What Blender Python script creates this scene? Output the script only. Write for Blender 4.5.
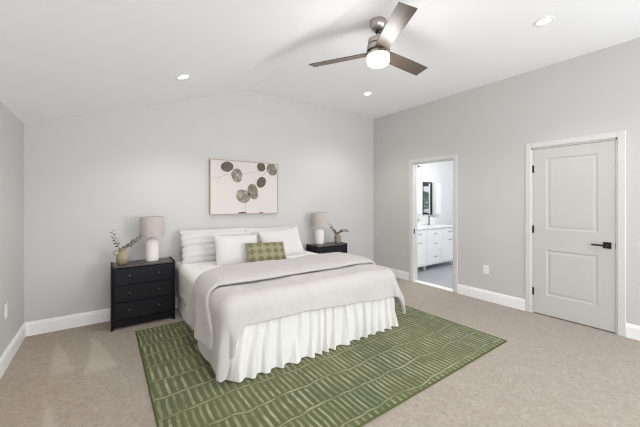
import bpy, bmesh, math, random
from math import sin, cos, pi, radians, sqrt
from mathutils import Vector, Matrix, noise

for o in list(bpy.data.objects):
    bpy.data.objects.remove(o)
S = bpy.context.scene
COL = S.collection
random.seed(4)

# ------------------------------------------------------------------ camera
cam_d = bpy.data.cameras.new('camera')
cam = bpy.data.objects.new('camera', cam_d)
COL.objects.link(cam)
cam.location = (0.682, -4.2756, 1.377)
cam.rotation_euler = (pi / 2, 0.0, -0.6174)
cam_d.sensor_width = 36.0
cam_d.lens = 36.0 * 302.05 / 640.0
cam_d.shift_y = -11.53 / 640.0
cam_d.clip_start = 0.02
S.camera = cam

# ------------------------------------------------------------------ world and light
S.view_settings.view_transform = 'Standard'
S.view_settings.look = 'None'
S.view_settings.gamma = 1.0
S.view_settings.use_curve_mapping = False
S.view_settings.exposure = 0.02
world = bpy.data.worlds.new('sky')
S.world = world
world.use_nodes = True
world.node_tree.nodes['Background'].inputs['Color'].default_value = (0.80, 0.90, 1.0, 1)
world.node_tree.nodes['Background'].inputs['Strength'].default_value = 1.2


def area(name, loc, direction, sx, sy, power, col=(1, 1, 1), spread=180):
    d = bpy.data.lights.new(name, 'AREA')
    d.shape = 'RECTANGLE'
    d.size, d.size_y = sx, sy
    d.energy = power
    d.color = col
    d.spread = radians(spread)
    o = bpy.data.objects.new(name, d)
    COL.objects.link(o)
    o.location = loc
    o.rotation_euler = Vector(direction).to_track_quat('-Z', 'Y').to_euler()
    return o


W_IN = 5.0
# added fill lights, tilted upward, at the invented windows behind the camera
area('window_daylight', (1.20, -7.75, 1.50), (0.0, 1, 0.20), 1.9, 1.6, 48, (0.90, 0.945, 1.0))
area('window_daylight.001', (3.80, -7.75, 1.50), (-0.15, 1, 0.20), 1.9, 1.6, 14, (0.90, 0.945, 1.0))
area('window_daylight.002', (W_IN, -6.90, 1.45), (-1, 1.0, 0.42), 1.1, 1.5, 170, (0.90, 0.945, 1.0))
area('window_daylight.003', (0.02, -6.10, 1.45), (1, 0.75, 0.40), 1.1, 1.3, 56, (0.90, 0.945, 1.0))
FAN_LAMP, CAN_LAMP, BATH_LAMP = 9.0, 34.0, 40.0


def point(name, loc, power, col, r=0.05):
    d = bpy.data.lights.new(name, 'POINT')
    d.energy = power
    d.color = col
    d.shadow_soft_size = r
    o = bpy.data.objects.new(name, d)
    COL.objects.link(o)
    o.location = loc
    return o


def spot(name, loc, power, col, angle=124, blend=0.7, r=0.06):
    d = bpy.data.lights.new(name, 'SPOT')
    d.energy = power
    d.color = col
    d.spot_size = radians(angle)
    d.spot_blend = blend
    d.shadow_soft_size = r
    o = bpy.data.objects.new(name, d)
    COL.objects.link(o)
    o.location = loc
    return o


# ------------------------------------------------------------------ mesh helpers
def finish(name, bm, mats, parent=None, smooth=False, loc=None, angle=None):
    bmesh.ops.recalc_face_normals(bm, faces=bm.faces[:])
    me = bpy.data.meshes.new(name)
    bm.to_mesh(me)
    bm.free()
    for m in (mats if isinstance(mats, (list, tuple)) else [mats]):
        me.materials.append(m)
    if smooth:
        for p in me.polygons:
            p.use_smooth = True
        if angle is not None:
            try:
                me.set_sharp_from_angle(angle=radians(angle))
            except Exception:
                pass
    o = bpy.data.objects.new(name, me)
    COL.objects.link(o)
    if loc is not None:
        o.location = loc
    if parent is not None:
        o.parent = parent
    return o


def box(bm, x0, x1, y0, y1, z0, z1, bev=0.0, seg=2, mi=0):
    b = bmesh.new()
    vs = [b.verts.new((x, y, z)) for z in (z0, z1) for y in (y0, y1) for x in (x0, x1)]
    for f in ((0, 1, 3, 2), (4, 6, 7, 5), (0, 4, 5, 1), (2, 3, 7, 6), (0, 2, 6, 4), (1, 5, 7, 3)):
        b.faces.new([vs[i] for i in f])
    bmesh.ops.recalc_face_normals(b, faces=b.faces[:])
    if bev > 0:
        bmesh.ops.bevel(b, geom=b.edges[:], offset=bev, segments=seg, profile=0.5, affect='EDGES')
    merge(bm, b, mi=mi)


def merge(bm, b, mat=None, mi=0):
    if mat is not None:
        b.transform(mat)
    me = bpy.data.meshes.new('tmp')
    for f in b.faces:
        f.material_index = mi
    b.to_mesh(me)
    b.free()
    bm.from_mesh(me)
    bpy.data.meshes.remove(me)


def lathe(bm, prof, n=32, cx=0, cy=0, mi=0, mat=None):
    b = bmesh.new()
    rings = []
    for r, z in prof:
        if r < 1e-5:
            rings.append([b.verts.new((cx, cy, z))])
        else:
            rings.append([b.verts.new((cx + r * cos(2 * pi * k / n), cy + r * sin(2 * pi * k / n), z)) for k in range(n)])
    for a, c in zip(rings, rings[1:]):
        for k in range(n):
            k2 = (k + 1) % n
            if len(a) == 1 and len(c) == 1:
                continue
            if len(a) == 1:
                b.faces.new((a[0], c[k], c[k2]))
            elif len(c) == 1:
                b.faces.new((a[k], c[0], a[k2]))
            else:
                b.faces.new((a[k], c[k], c[k2], a[k2]))
    bmesh.ops.recalc_face_normals(b, faces=b.faces[:])
    merge(bm, b, mat=mat, mi=mi)


def tube(bm, pts, rad, n=8, mi=0, cap=True):
    pts = [Vector(p) for p in pts]
    if not isinstance(rad, (list, tuple)):
        rad = [rad] * len(pts)
    b = bmesh.new()
    up = Vector((0.13, 0.31, 0.94))
    rings = []
    for i, p in enumerate(pts):
        t = (pts[min(i + 1, len(pts) - 1)] - pts[max(i - 1, 0)]).normalized()
        s = t.cross(up)
        if s.length < 1e-3:
            s = t.cross(Vector((1, 0, 0)))
        s.normalize()
        w = s.cross(t).normalized()
        rings.append([b.verts.new(p + rad[i] * (cos(2 * pi * k / n) * s + sin(2 * pi * k / n) * w)) for k in range(n)])
    for a, c in zip(rings, rings[1:]):
        for k in range(n):
            b.faces.new((a[k], a[(k + 1) % n], c[(k + 1) % n], c[k]))
    if cap:
        b.faces.new(rings[0])
        b.faces.new(rings[-1][::-1])
    merge(bm, b, mi=mi)


def grid_faces(bm, rows, mi=0, close=False):
    fs = []
    for a, c in zip(rows, rows[1:]):
        for k in range(len(a) - 1):
            f = bm.faces.new((a[k], a[k + 1], c[k + 1], c[k]))
            f.material_index = mi
            fs.append(f)
    return fs


def tag(o, label, cat, group=None):
    o['label'] = label
    o['category'] = cat
    if group:
        o['group'] = group
    return o


def thing(name, label, cat, loc=(0, 0, 0), rz=0.0, group=None):
    o = bpy.data.objects.new(name, None)
    o.empty_display_size = 0.1
    COL.objects.link(o)
    o.location = loc
    o.rotation_euler = (0, 0, rz)
    return tag(o, label, cat, group)


def struct(name, bm, m, parent=None, **k):
    o = finish(name, bm, m, parent, **k)
    if parent is None:
        o['kind'] = 'structure'
    return o


def copy_tree(o, parent=None):
    c = o.copy()
    COL.objects.link(c)
    if parent is not None:
        c.parent = parent
    for ch in list(o.children):
        copy_tree(ch, c)
    return c


def subsurf(o, lv=1):
    m = o.modifiers.new('subd', 'SUBSURF')
    m.levels = lv
    m.render_levels = lv
    return o


# ------------------------------------------------------------------ materials
def srgb(r, g, b):
    def c(v):
        v /= 255.0
        return v / 12.92 if v <= 0.04045 else ((v + 0.055) / 1.055) ** 2.4
    return (c(r), c(g), c(b), 1.0)


class NT:
    """small helper around a material's node tree"""
    def __init__(self, name):
        self.m = bpy.data.materials.new(name)
        self.m.use_nodes = True
        self.t = self.m.node_tree
        self.bs = self.t.nodes['Principled BSDF']

    def n(self, kind, **props):
        nd = self.t.nodes.new(kind)
        for k, v in props.items():
            setattr(nd, k, v)
        return nd

    def put(self, sock, v):
        if isinstance(v, bpy.types.NodeSocket):
            self.t.links.new(v, sock)
        else:
            sock.default_value = v

    def math(self, op, a, b=None, c=None):
        nd = self.n('ShaderNodeMath', operation=op)
        for i, v in enumerate((a, b, c)):
            if v is not None:
                self.put(nd.inputs[i], v)
        return nd.outputs[0]

    def mix(self, f, a, b, blend='MIX'):
        nd = self.n('ShaderNodeMix', data_type='RGBA', blend_type=blend)
        self.put(nd.inputs[0], f)
        self.put(nd.inputs[6], a)
        self.put(nd.inputs[7], b)
        return nd.outputs[2]

    def coord(self, which='Object', scale=(1, 1, 1)):
        tc = self.n('ShaderNodeTexCoord')
        if scale == (1, 1, 1):
            return tc.outputs[which]
        mp = self.n('ShaderNodeMapping')
        mp.inputs['Scale'].default_value = scale
        self.t.links.new(tc.outputs[which], mp.inputs['Vector'])
        return mp.outputs[0]

    def noise(self, vec, scale, detail=3, rough=0.5):
        nd = self.n('ShaderNodeTexNoise')
        self.put(nd.inputs['Vector'], vec)
        nd.inputs['Scale'].default_value = scale
        nd.inputs['Detail'].default_value = detail
        nd.inputs['Roughness'].default_value = rough
        return nd.outputs[0]

    def ramp(self, f, stops):
        nd = self.n('ShaderNodeValToRGB')
        self.put(nd.inputs[0], f)
        e = nd.color_ramp.elements
        while len(e) < len(stops):
            e.new(0.5)
        for el, (p, c) in zip(e, stops):
            el.position = p
            el.color = c
        return nd.outputs[0]

    def bump(self, h, strength=0.3, dist=0.01):
        nd = self.n('ShaderNodeBump')
        nd.inputs['Strength'].default_value = strength
        nd.inputs['Distance'].default_value = dist
        self.put(nd.inputs['Height'], h)
        self.t.links.new(nd.outputs[0], self.bs.inputs['Normal'])

    def base(self, v, rough=0.6, metal=0.0, spec=0.5):
        self.put(self.bs.inputs['Base Color'], v)
        self.put(self.bs.inputs['Roughness'], rough)
        self.bs.inputs['Metallic'].default_value = metal
        self.bs.inputs['Specular IOR Level'].default_value = spec
        return self


def paint(name, col, rough=0.6, bump=0.05, scale=180, spec=0.4, var=0.02):
    t = NT(name)
    v = t.coord()
    n = t.noise(v, 3.0, 3)
    c2 = tuple(max(0, x * (1 - var)) for x in col[:3]) + (1,)
    t.base(t.mix(n, col, c2), rough, 0, spec)
    if bump:
        t.bump(t.noise(v, scale, 2), bump, 0.003)
    return t.m


M = {}
M['wall'] = paint('wall_paint', srgb(203, 201, 198), 0.85, 0.08, 220, 0.2)
M['ceiling'] = paint('ceiling_paint', srgb(247, 248, 250), 0.9, 0.06, 200, 0.2)
M['trim'] = paint('trim_paint', srgb(245, 244, 243), 0.45, 0.02, 60, 0.4)
M['casing'] = paint('casing_paint', srgb(212, 211, 208), 0.5, 0.02, 60, 0.4)
M['door'] = paint('door_paint', srgb(198, 197, 192), 0.5, 0.03, 90, 0.4)
M['bath_wall'] = paint('bathroom_paint', srgb(232, 233, 234), 0.8, 0.05, 200, 0.2)
M['vanity'] = paint('vanity_lacquer', srgb(244, 244, 244), 0.35, 0.01, 60)
M['quartz'] = paint('white_quartz', srgb(240, 240, 240), 0.15, 0.0, 60, var=0.06)
M['plastic'] = paint('white_plastic', srgb(236, 235, 232), 0.35, 0.0)
M['slot'] = paint('dark_slot', srgb(60, 58, 55), 0.6, 0.0)
M['black_metal'] = paint('black_metal', srgb(24, 24, 25), 0.4, 0.0)
M['knob'] = paint('black_lacquer_knob', srgb(30, 29, 29), 0.25, 0.0, spec=0.8)
M['porcelain'] = paint('porcelain', srgb(244, 244, 243), 0.1, 0.0)


def carpet():
    t = NT('carpet_pile')
    v = t.coord()
    big = t.noise(v, 1.6, 3, 0.55)
    mid = t.noise(t.coord('Object', (1.0, 0.7, 1.0)), 11.0, 5, 0.72)
    fine = t.noise(v, 130.0, 3, 0.75)
    c = t.mix(t.math('MULTIPLY', big, 0.9), srgb(183, 173, 159), srgb(188, 179, 170))
    c = t.mix(t.ramp(mid, [(0.32, (0, 0, 0, 1)), (0.68, (0.85, 0.85, 0.85, 1))]), c, srgb(164, 152, 138))
    tuft = t.noise(v, 34.0, 3, 0.7)
    c = t.mix(t.ramp(tuft, [(0.40, (0, 0, 0, 1)), (0.66, (0.6, 0.6, 0.6, 1))]), c, srgb(140, 127, 113))
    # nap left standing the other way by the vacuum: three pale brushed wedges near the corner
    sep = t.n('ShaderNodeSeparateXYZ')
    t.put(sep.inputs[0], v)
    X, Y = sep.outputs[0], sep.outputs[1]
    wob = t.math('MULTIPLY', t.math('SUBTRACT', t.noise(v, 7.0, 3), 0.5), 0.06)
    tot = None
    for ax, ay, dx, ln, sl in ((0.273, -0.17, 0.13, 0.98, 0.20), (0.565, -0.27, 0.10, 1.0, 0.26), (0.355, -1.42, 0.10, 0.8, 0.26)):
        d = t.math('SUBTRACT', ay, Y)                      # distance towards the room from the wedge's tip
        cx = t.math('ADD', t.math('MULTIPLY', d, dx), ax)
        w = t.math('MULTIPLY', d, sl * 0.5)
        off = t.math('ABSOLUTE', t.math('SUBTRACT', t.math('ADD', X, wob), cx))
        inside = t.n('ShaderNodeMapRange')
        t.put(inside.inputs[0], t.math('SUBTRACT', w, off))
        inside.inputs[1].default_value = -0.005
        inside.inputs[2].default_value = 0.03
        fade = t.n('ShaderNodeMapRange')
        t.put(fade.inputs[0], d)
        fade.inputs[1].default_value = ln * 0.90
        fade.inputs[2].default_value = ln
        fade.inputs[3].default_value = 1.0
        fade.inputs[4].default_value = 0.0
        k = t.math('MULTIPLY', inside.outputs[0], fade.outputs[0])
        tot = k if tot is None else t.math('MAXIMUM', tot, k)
    side = t.n('ShaderNodeMapRange')                  # paler, yellower tint towards the side wall
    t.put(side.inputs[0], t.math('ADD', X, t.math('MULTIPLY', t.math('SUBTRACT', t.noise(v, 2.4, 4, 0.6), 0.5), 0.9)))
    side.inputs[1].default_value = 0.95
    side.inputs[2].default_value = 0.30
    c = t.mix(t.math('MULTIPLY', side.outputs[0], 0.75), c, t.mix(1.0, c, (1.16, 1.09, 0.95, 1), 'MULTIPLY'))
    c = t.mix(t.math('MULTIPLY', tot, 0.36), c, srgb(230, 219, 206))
    c = t.mix(t.math('MULTIPLY', fine, 0.55), c, srgb(150, 136, 120))
    t.base(c, 1.0, 0, 0.1)
    t.bs.inputs['Sheen Weight'].default_value = 0.2
    h = t.math('ADD', t.math('MULTIPLY', fine, 1.0), t.math('MULTIPLY', mid, 0.6))
    t.bump(h, 0.7, 0.012)
    return t.m


M['carpet'] = carpet()


def rug_mat():
    t = NT('green_rug_pile')
    v = t.coord()
    sep = t.n('ShaderNodeSeparateXYZ')
    t.put(sep.inputs[0], v)
    X, Y = sep.outputs[0], sep.outputs[1]
    wy = t.math('MULTIPLY', t.math('SUBTRACT', t.noise(v, 3.2, 3), 0.5), 0.13)
    yy = t.math('ADD', Y, wy)
    P = 0.238
    row = t.math('FLOOR', t.math('DIVIDE', yy, P))
    fy = t.math('FRACT', t.math('DIVIDE', yy, P))
    wn = t.n('ShaderNodeTexWhiteNoise', noise_dimensions='1D')
    t.put(wn.inputs['W'], row)
    shift = wn.outputs[0]
    wx = t.math('MULTIPLY', t.math('SUBTRACT', t.noise(v, 5.0, 3), 0.5), 0.030)
    xx = t.math('ADD', t.math('ADD', X, wx), t.math('MULTIPLY', shift, 0.3))
    # spacing differs a little from row to row
    per = t.math('ADD', 0.042, t.math('MULTIPLY', shift, 0.016))
    fx = t.math('FRACT', t.math('DIVIDE', xx, per))
    colid = t.math('FLOOR', t.math('DIVIDE', xx, per))
    wn2 = t.n('ShaderNodeTexWhiteNoise', noise_dimensions='2D')
    cmb = t.n('ShaderNodeCombineXYZ')
    t.put(cmb.inputs[0], colid)
    t.put(cmb.inputs[1], row)
    t.put(wn2.inputs['Vector'], cmb.outputs[0])
    line_x = t.ramp(t.math('ABSOLUTE', t.math('SUBTRACT', fx, 0.5)), [(0.13, (1, 1, 1, 1)), (0.25, (0, 0, 0, 1))])
    line_x = t.math('MULTIPLY', line_x, t.math('ADD', 0.50, t.math('MULTIPLY', wn2.outputs[0], 0.5)))
    line_y = t.ramp(t.math('ABSOLUTE', t.math('SUBTRACT', fy, 0.5)), [(0.455, (0, 0, 0, 1)), (0.495, (0.9, 0.9, 0.9, 1))])
    inrow = t.ramp(t.math('ABSOLUTE', t.math('SUBTRACT', fy, 0.5)), [(0.41, (1, 1, 1, 1)), (0.445, (0.15, 0.15, 0.15, 1))])
    ends = t.ramp(t.math('ABSOLUTE', t.math('SUBTRACT', fy, 0.5)), [(0.0, (1, 1, 1, 1)), (0.42, (0.75, 0.75, 0.75, 1))])
    lx = t.math('MULTIPLY', t.math('MULTIPLY', line_x, inrow), ends)
    lines = t.math('MAXIMUM', lx, line_y)
    wear = t.noise(v, 2.3, 4, 0.6)
    lines = t.math('MULTIPLY', lines, t.ramp(wear, [(0.25, (0.45, 0.45, 0.45, 1)), (0.55, (1, 1, 1, 1))]))
    lines = t.math('MULTIPLY', lines, t.ramp(t.noise(v, 8.0, 3, 0.6), [(0.36, (0.35, 0.35, 0.35, 1)), (0.56, (1, 1, 1, 1))]))
    dark = t.mix(t.ramp(t.noise(v, 1.7, 4, 0.6), [(0.35, (0, 0, 0, 1)), (0.65, (1, 1, 1, 1))]), srgb(78, 86, 52), srgb(106, 106, 60))
    dark = t.mix(t.math('MULTIPLY', wn2.outputs[0], 0.4), dark, srgb(74, 82, 54))
    light = t.mix(wear, srgb(158, 160, 118), srgb(184, 185, 152))
    c = t.mix(lines, dark, light)
    fine = t.noise(v, 240.0, 2, 0.7)
    c = t.mix(t.math('MULTIPLY', fine, 0.25), c, srgb(58, 66, 38))
    t.base(c, 0.95, 0, 0.15)
    t.bs.inputs['Sheen Weight'].default_value = 0.15
    h = t.math('SUBTRACT', t.math('MULTIPLY', fine, 0.6), t.math('MULTIPLY', lines, 0.7))
    t.bump(h, 0.5, 0.006)
    return t.m


M['rug'] = rug_mat()
M['rug_edge'] = paint('rug_binding', srgb(88, 92, 52), 0.95, 0.3, 150, 0.1, 0.15)


def fabric(name, col, col2=None, weave=420, bump=0.25, rough=0.9, sheen=0.15, trans=0.0, wr=0.0):
    t = NT(name)
    v = t.coord()
    n = t.noise(v, 5.0, 4)
    c = t.mix(n, col, col2 or tuple(x * 0.96 for x in col[:3]) + (1,))
    t.base(c, rough, 0, 0.2)
    t.bs.inputs['Sheen Weight'].default_value = sheen
    h = t.noise(v, weave, 2, 0.6)
    if wr:
        h = t.math('ADD', t.math('MULTIPLY', h, 0.25), t.math('MULTIPLY', t.noise(v, 14.0, 5, 0.6), wr))
    t.bump(h, bump, 0.006)
    if trans:
        t.bs.inputs['Transmission Weight'].default_value = 0.0
    return t.m


M['comforter'] = fabric('comforter_cotton', srgb(190, 185, 181), srgb(184, 179, 176), 300, 0.25, wr=1.2)
M['white_cotton'] = fabric('white_cotton', srgb(211, 209, 206), srgb(206, 204, 202), 300, 0.2, wr=0.8)
M['skirt'] = fabric('bed_skirt_cotton', srgb(220, 218, 213), srgb(212, 210, 205), 300, 0.2, wr=1.0)
M['mattress'] = fabric('mattress_ticking', srgb(226, 224, 220))
M['taupe_fabric'] = fabric('taupe_linen', srgb(176, 161, 146), srgb(160, 146, 132))
M['shade'] = fabric('shade_linen', srgb(192, 184, 177), srgb(184, 176, 169), 500, 0.2)


def coverlet_mat():
    t = NT('quilted_coverlet')
    v = t.coord()
    vo = t.n('ShaderNodeTexVoronoi')
    t.put(vo.inputs['Vector'], v)
    vo.inputs['Scale'].default_value = 42.0
    t.base(t.mix(t.noise(v, 6, 3), srgb(240, 237, 233), srgb(232, 229, 225)), 0.9, 0, 0.2)
    t.bump(vo.outputs['Distance'], 0.6, 0.008)
    return t.m


M['coverlet'] = coverlet_mat()


def diamond_mat():
    t = NT('green_diamond_weave')
    uv = t.coord('UV')
    sep = t.n('ShaderNodeSeparateXYZ')
    t.put(sep.inputs[0], uv)
    wob = t.math('MULTIPLY', t.math('SUBTRACT', t.noise(uv, 30, 2), 0.5), 0.05)
    u = t.math('MULTIPLY', t.math('ADD', sep.outputs[0], wob), 5.0)
    w = t.math('ADD', t.math('MULTIPLY', sep.outputs[1], 3.0), 0.0)
    du = t.math('ABSOLUTE', t.math('SUBTRACT', t.math('FRACT', u), 0.5))
    dv = t.math('ABSOLUTE', t.math('SUBTRACT', t.math('FRACT', w), 0.5))
    d = t.math('ADD', du, dv)
    k = t.ramp(d, [(0.38, (1, 1, 1, 1)), (0.52, (0, 0, 0, 1))])
    small = t.ramp(d, [(0.86, (0, 0, 0, 1)), (0.92, (1, 1, 1, 1))])
    tone = t.noise(uv, 4, 2)
    pale = t.mix(tone, srgb(148, 146, 116), srgb(164, 154, 128))
    dark = t.mix(tone, srgb(112, 112, 82), srgb(124, 121, 92))
    c = t.mix(k, pale, dark)
    c = t.mix(t.math('MULTIPLY', small, 0.6), c, srgb(176, 166, 134))
    yarn = t.noise(t.coord('UV', (1, 0.5, 1)), 90, 2, 0.7)
    c = t.mix(t.math('MULTIPLY', yarn, 0.5), c, srgb(112, 108, 82))
    t.base(c, 0.95, 0, 0.15)
    t.bump(t.math('ADD', t.math('MULTIPLY', k, 0.6), yarn), 0.5, 0.006)
    return t.m


M['diamond'] = diamond_mat()


def wood(name, c1, c2, scale=(1, 14, 14), rough=0.5, band=5.0, spec=0.5):
    t = NT(name)
    v = t.coord('Object', scale)
    n = t.noise(v, band, 5, 0.6)
    t.base(t.mix(t.ramp(n, [(0.3, (0, 0, 0, 1)), (0.7, (1, 1, 1, 1))]), c1, c2), rough, 0.0, spec)
    t.bump(n, 0.08, 0.002)
    return t.m


M['black_wood'] = wood('black_stained_wood', srgb(17, 17, 18), srgb(24, 23, 24), (1.5, 12, 12), 0.5, spec=0.2)
M['black_drawer'] = wood('black_painted_drawer', srgb(22, 23, 26), srgb(30, 30, 33), (1.5, 12, 12), 0.5, spec=0.2)
M['brown_top'] = wood('dark_brown_wood_top', srgb(58, 51, 47), srgb(76, 67, 61), (1.5, 14, 14), 0.32)
M['frame_wood'] = wood('pale_oak', srgb(186, 168, 146), srgb(168, 149, 127), (3, 3, 20), 0.5)
M['blade'] = wood('grey_brown_fan_blade', srgb(82, 71, 60), srgb(108, 95, 82), (3, 22, 22), 0.34)


def ceramic(name, c1, c2, rough=0.5, sc=12, bump=0.2, bsc=40):
    t = NT(name)
    v = t.coord()
    t.base(t.mix(t.noise(v, sc, 4), c1, c2), rough)
    t.bump(t.noise(v, bsc, 3), bump, 0.004)
    return t.m


M['lamp_ceramic'] = ceramic('chalk_white_ceramic', srgb(236, 230, 226), srgb(226, 219, 214), 0.65, 14, 0.3)
M['olive_ceramic'] = ceramic('sage_beige_ceramic', srgb(160, 148, 124), srgb(146, 135, 112), 0.5)
M['stone_ceramic'] = ceramic('taupe_stoneware', srgb(154, 142, 126), srgb(132, 120, 106), 0.7, 22, 0.5)
M['leaf'] = ceramic('olive_leaf', srgb(64, 72, 50), srgb(88, 92, 66), 0.55, 30, 0.1)
M['leaf_dark'] = ceramic('dark_leaf', srgb(54, 54, 42), srgb(74, 72, 56), 0.6, 30, 0.1)
M['stem'] = ceramic('brown_stem', srgb(86, 78, 58), srgb(70, 62, 46), 0.7, 30, 0.1)


def nickel(name, col, rough=0.28):
    t = NT(name)
    v = t.coord('Object', (1, 1, 60))
    n = t.noise(v, 8, 3)
    t.base(t.mix(n, col, tuple(x * 0.85 for x in col[:3]) + (1,)), rough, 1.0)
    t.bump(n, 0.03, 0.002)
    return t.m


M['nickel'] = nickel('brushed_nickel', srgb(186, 180, 172))
M['chrome'] = nickel('chrome', srgb(150, 150, 152), 0.15)
M['mirror'] = nickel('mirror_silver', srgb(236, 238, 238), 0.02)


def emit(name, col, st):
    t = NT(name)
    t.base(col, 0.4)
    t.bs.inputs['Emission Color'].default_value = col
    t.bs.inputs['Emission Strength'].default_value = st
    return t.m


M['globe'] = emit('lit_opal_glass', (1.0, 0.955, 0.885, 1), 1.0)
M['can_lens'] = emit('lit_downlight_lens', (1.0, 0.97, 0.92, 1), 5.0)
M['bath_shade'] = emit('lit_bath_shade', (1.0, 0.98, 0.95, 1), 1.4)


def floor_tile():
    t = NT('grey_plank_tile')
    v = t.coord()
    br = t.n('ShaderNodeTexBrick')
    t.put(br.inputs['Vector'], v)
    br.inputs['Scale'].default_value = 1.0
    br.inputs['Brick Width'].default_value = 0.6
    br.inputs['Row Height'].default_value = 0.3
    br.inputs['Mortar Size'].default_value = 0.004
    br.inputs['Color1'].default_value = srgb(166, 167, 171)
    br.inputs['Color2'].default_value = srgb(174, 175, 179)
    br.inputs['Mortar'].default_value = srgb(180, 180, 180)
    n = t.noise(t.coord('Object', (2, 9, 1)), 4, 5, 0.6)
    t.base(t.mix(t.math('MULTIPLY', n, 0.5), br.outputs[0], srgb(150, 151, 156)), 0.4)
    return t.m


M['tile'] = floor_tile()


def glass_mat():
    t = NT('window_glass')
    tr = t.n('ShaderNodeBsdfTransparent')
    gl = t.n('ShaderNodeBsdfGlossy')
    gl.inputs['Roughness'].default_value = 0.02
    mx = t.n('ShaderNodeMixShader')
    mx.inputs[0].default_value = 0.06
    t.t.links.new(tr.outputs[0], mx.inputs[1])
    t.t.links.new(gl.outputs[0], mx.inputs[2])
    t.t.links.new(mx.outputs[0], t.t.nodes['Material Output'].inputs[0])
    return t.m


M['glass'] = glass_mat()

# ------------------------------------------------------------------ room shell
W = 5.018
HL, HR, RX, RZ = 2.178, 3.014, 2.4155, 3.043     # eave, flat side, crease position and height
YF = -7.9                                         # wall behind the camera
WT = 0.115                                        # wall thickness
KS = (RZ - HL) / RX


def ceil_z(x):
    return HL + KS * x if x < RX else RZ + (HR - RZ) * (x - RX) / (W - RX)


bm = bmesh.new()
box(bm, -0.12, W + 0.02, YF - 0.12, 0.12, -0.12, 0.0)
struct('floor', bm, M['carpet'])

bm = bmesh.new()                                  # back wall with its gabled top
pr = [(-0.12, -0.12), (W, -0.12), (W, HR + 0.01), (RX, RZ + 0.01), (0, HL + 0.01), (-0.12, HL - 0.03)]
fa = [bm.verts.new((x, 0.0, z)) for x, z in pr]
fb = [bm.verts.new((x, 0.12, z)) for x, z in pr]
bm.faces.new(fa)
bm.faces.new(fb[::-1])
for i in range(len(pr)):
    j = (i + 1) % len(pr)
    bm.faces.new((fa[i], fb[i], fb[j], fa[j]))
struct('wall_back', bm, M['wall'])

LY0, LY1, LZ0, LZ1 = -6.70, -5.50, 0.65, 2.02          # added window in this wall, unseen, to let in fill light
bm = bmesh.new()
box(bm, -0.12, 0.0, LY1, 0.0, -0.12, HL + 0.01)
box(bm, -0.12, 0.0, YF, LY0, -0.12, HL + 0.01)
box(bm, -0.12, 0.0, LY0, LY1, -0.12, LZ0)
box(bm, -0.12, 0.0, LY0, LY1, LZ1, HL + 0.01)
struct('wall_left', bm, M['wall'])

# right wall: bathroom doorway and closet door opening
BY0, BY1, BH = -0.935, -1.700, 2.045
DY0, DY1, DH = -2.728, -3.508, 2.045
bm = bmesh.new()
x0, x1 = W, W + WT
box(bm, x0, x1, BY0, 0.12, -0.12, HR + 0.02)
box(bm, x0, x1, BY1, BY0, BH, HR + 0.02)
box(bm, x0, x1, DY0, BY1, -0.12, HR + 0.02)
box(bm, x0, x1, DY1, DY0, DH, HR + 0.02)
SY0, SY1, SZ0, SZ1 = -7.50, -6.30, 0.65, 2.25          # added side window, unseen behind the camera, for fill light
box(bm, x0, x1, SY1, DY1, -0.12, HR + 0.02)
box(bm, x0, x1, SY0, SY1, -0.12, SZ0)
box(bm, x0, x1, SY0, SY1, SZ1, HR + 0.02)
box(bm, x0, x1, YF - 0.12, SY0, -0.12, HR + 0.02)
bmesh.ops.remove_doubles(bm, verts=bm.verts[:], dist=1e-4)
struct('wall_right', bm, M['wall'])

# front wall with two added window openings, unseen, there for fill light
ADDED_WIN = [(0.25, 2.15), (2.85, 4.75)]
WZ0, WZ1 = 0.70, 2.08
bm = bmesh.new()
xs = [-0.12, ADDED_WIN[0][0], ADDED_WIN[0][1], ADDED_WIN[1][0], ADDED_WIN[1][1], W]
for i in range(5):
    if i in (1, 3):
        box(bm, xs[i], xs[i + 1], YF - 0.12, YF, -0.12, WZ0)
        box(bm, xs[i], xs[i + 1], YF - 0.12, YF, WZ1, RZ + 0.02)
    else:
        box(bm, xs[i], xs[i + 1], YF - 0.12, YF, -0.12, RZ + 0.02)
struct('wall_front', bm, M['wall'])
for k, (a, b) in enumerate(ADDED_WIN):
    bm = bmesh.new()
    for q in ((a - 0.07, a, WZ0 - 0.07, WZ1 + 0.07), (b, b + 0.07, WZ0 - 0.07, WZ1 + 0.07), (a, b, WZ0 - 0.07, WZ0), (a, b, WZ1, WZ1 + 0.07)):
        box(bm, q[0], q[1], YF, YF + 0.018, q[2], q[3])
    wf = struct('window_%d' % (k + 1), bm, M['trim'])  # added windows, out of view, around the front fill lights
    bm = bmesh.new()
    box(bm, a, a + 0.05, YF - 0.10, YF - 0.03, WZ0, WZ1)
    box(bm, b - 0.05, b, YF - 0.10, YF - 0.03, WZ0, WZ1)
    box(bm, a, b, YF - 0.10, YF - 0.03, WZ0, WZ0 + 0.05)
    box(bm, a, b, YF - 0.10, YF - 0.03, WZ1 - 0.05, WZ1)
    box(bm, a, b, YF - 0.09, YF - 0.04, 1.43, 1.47)
    finish('sash', bm, M['trim'], wf)
    bm = bmesh.new()
    box(bm, a + 0.05, b - 0.05, YF - 0.07, YF - 0.066, WZ0 + 0.05, WZ1 - 0.05)
    finish('window_pane', bm, M['glass'], wf)

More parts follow.
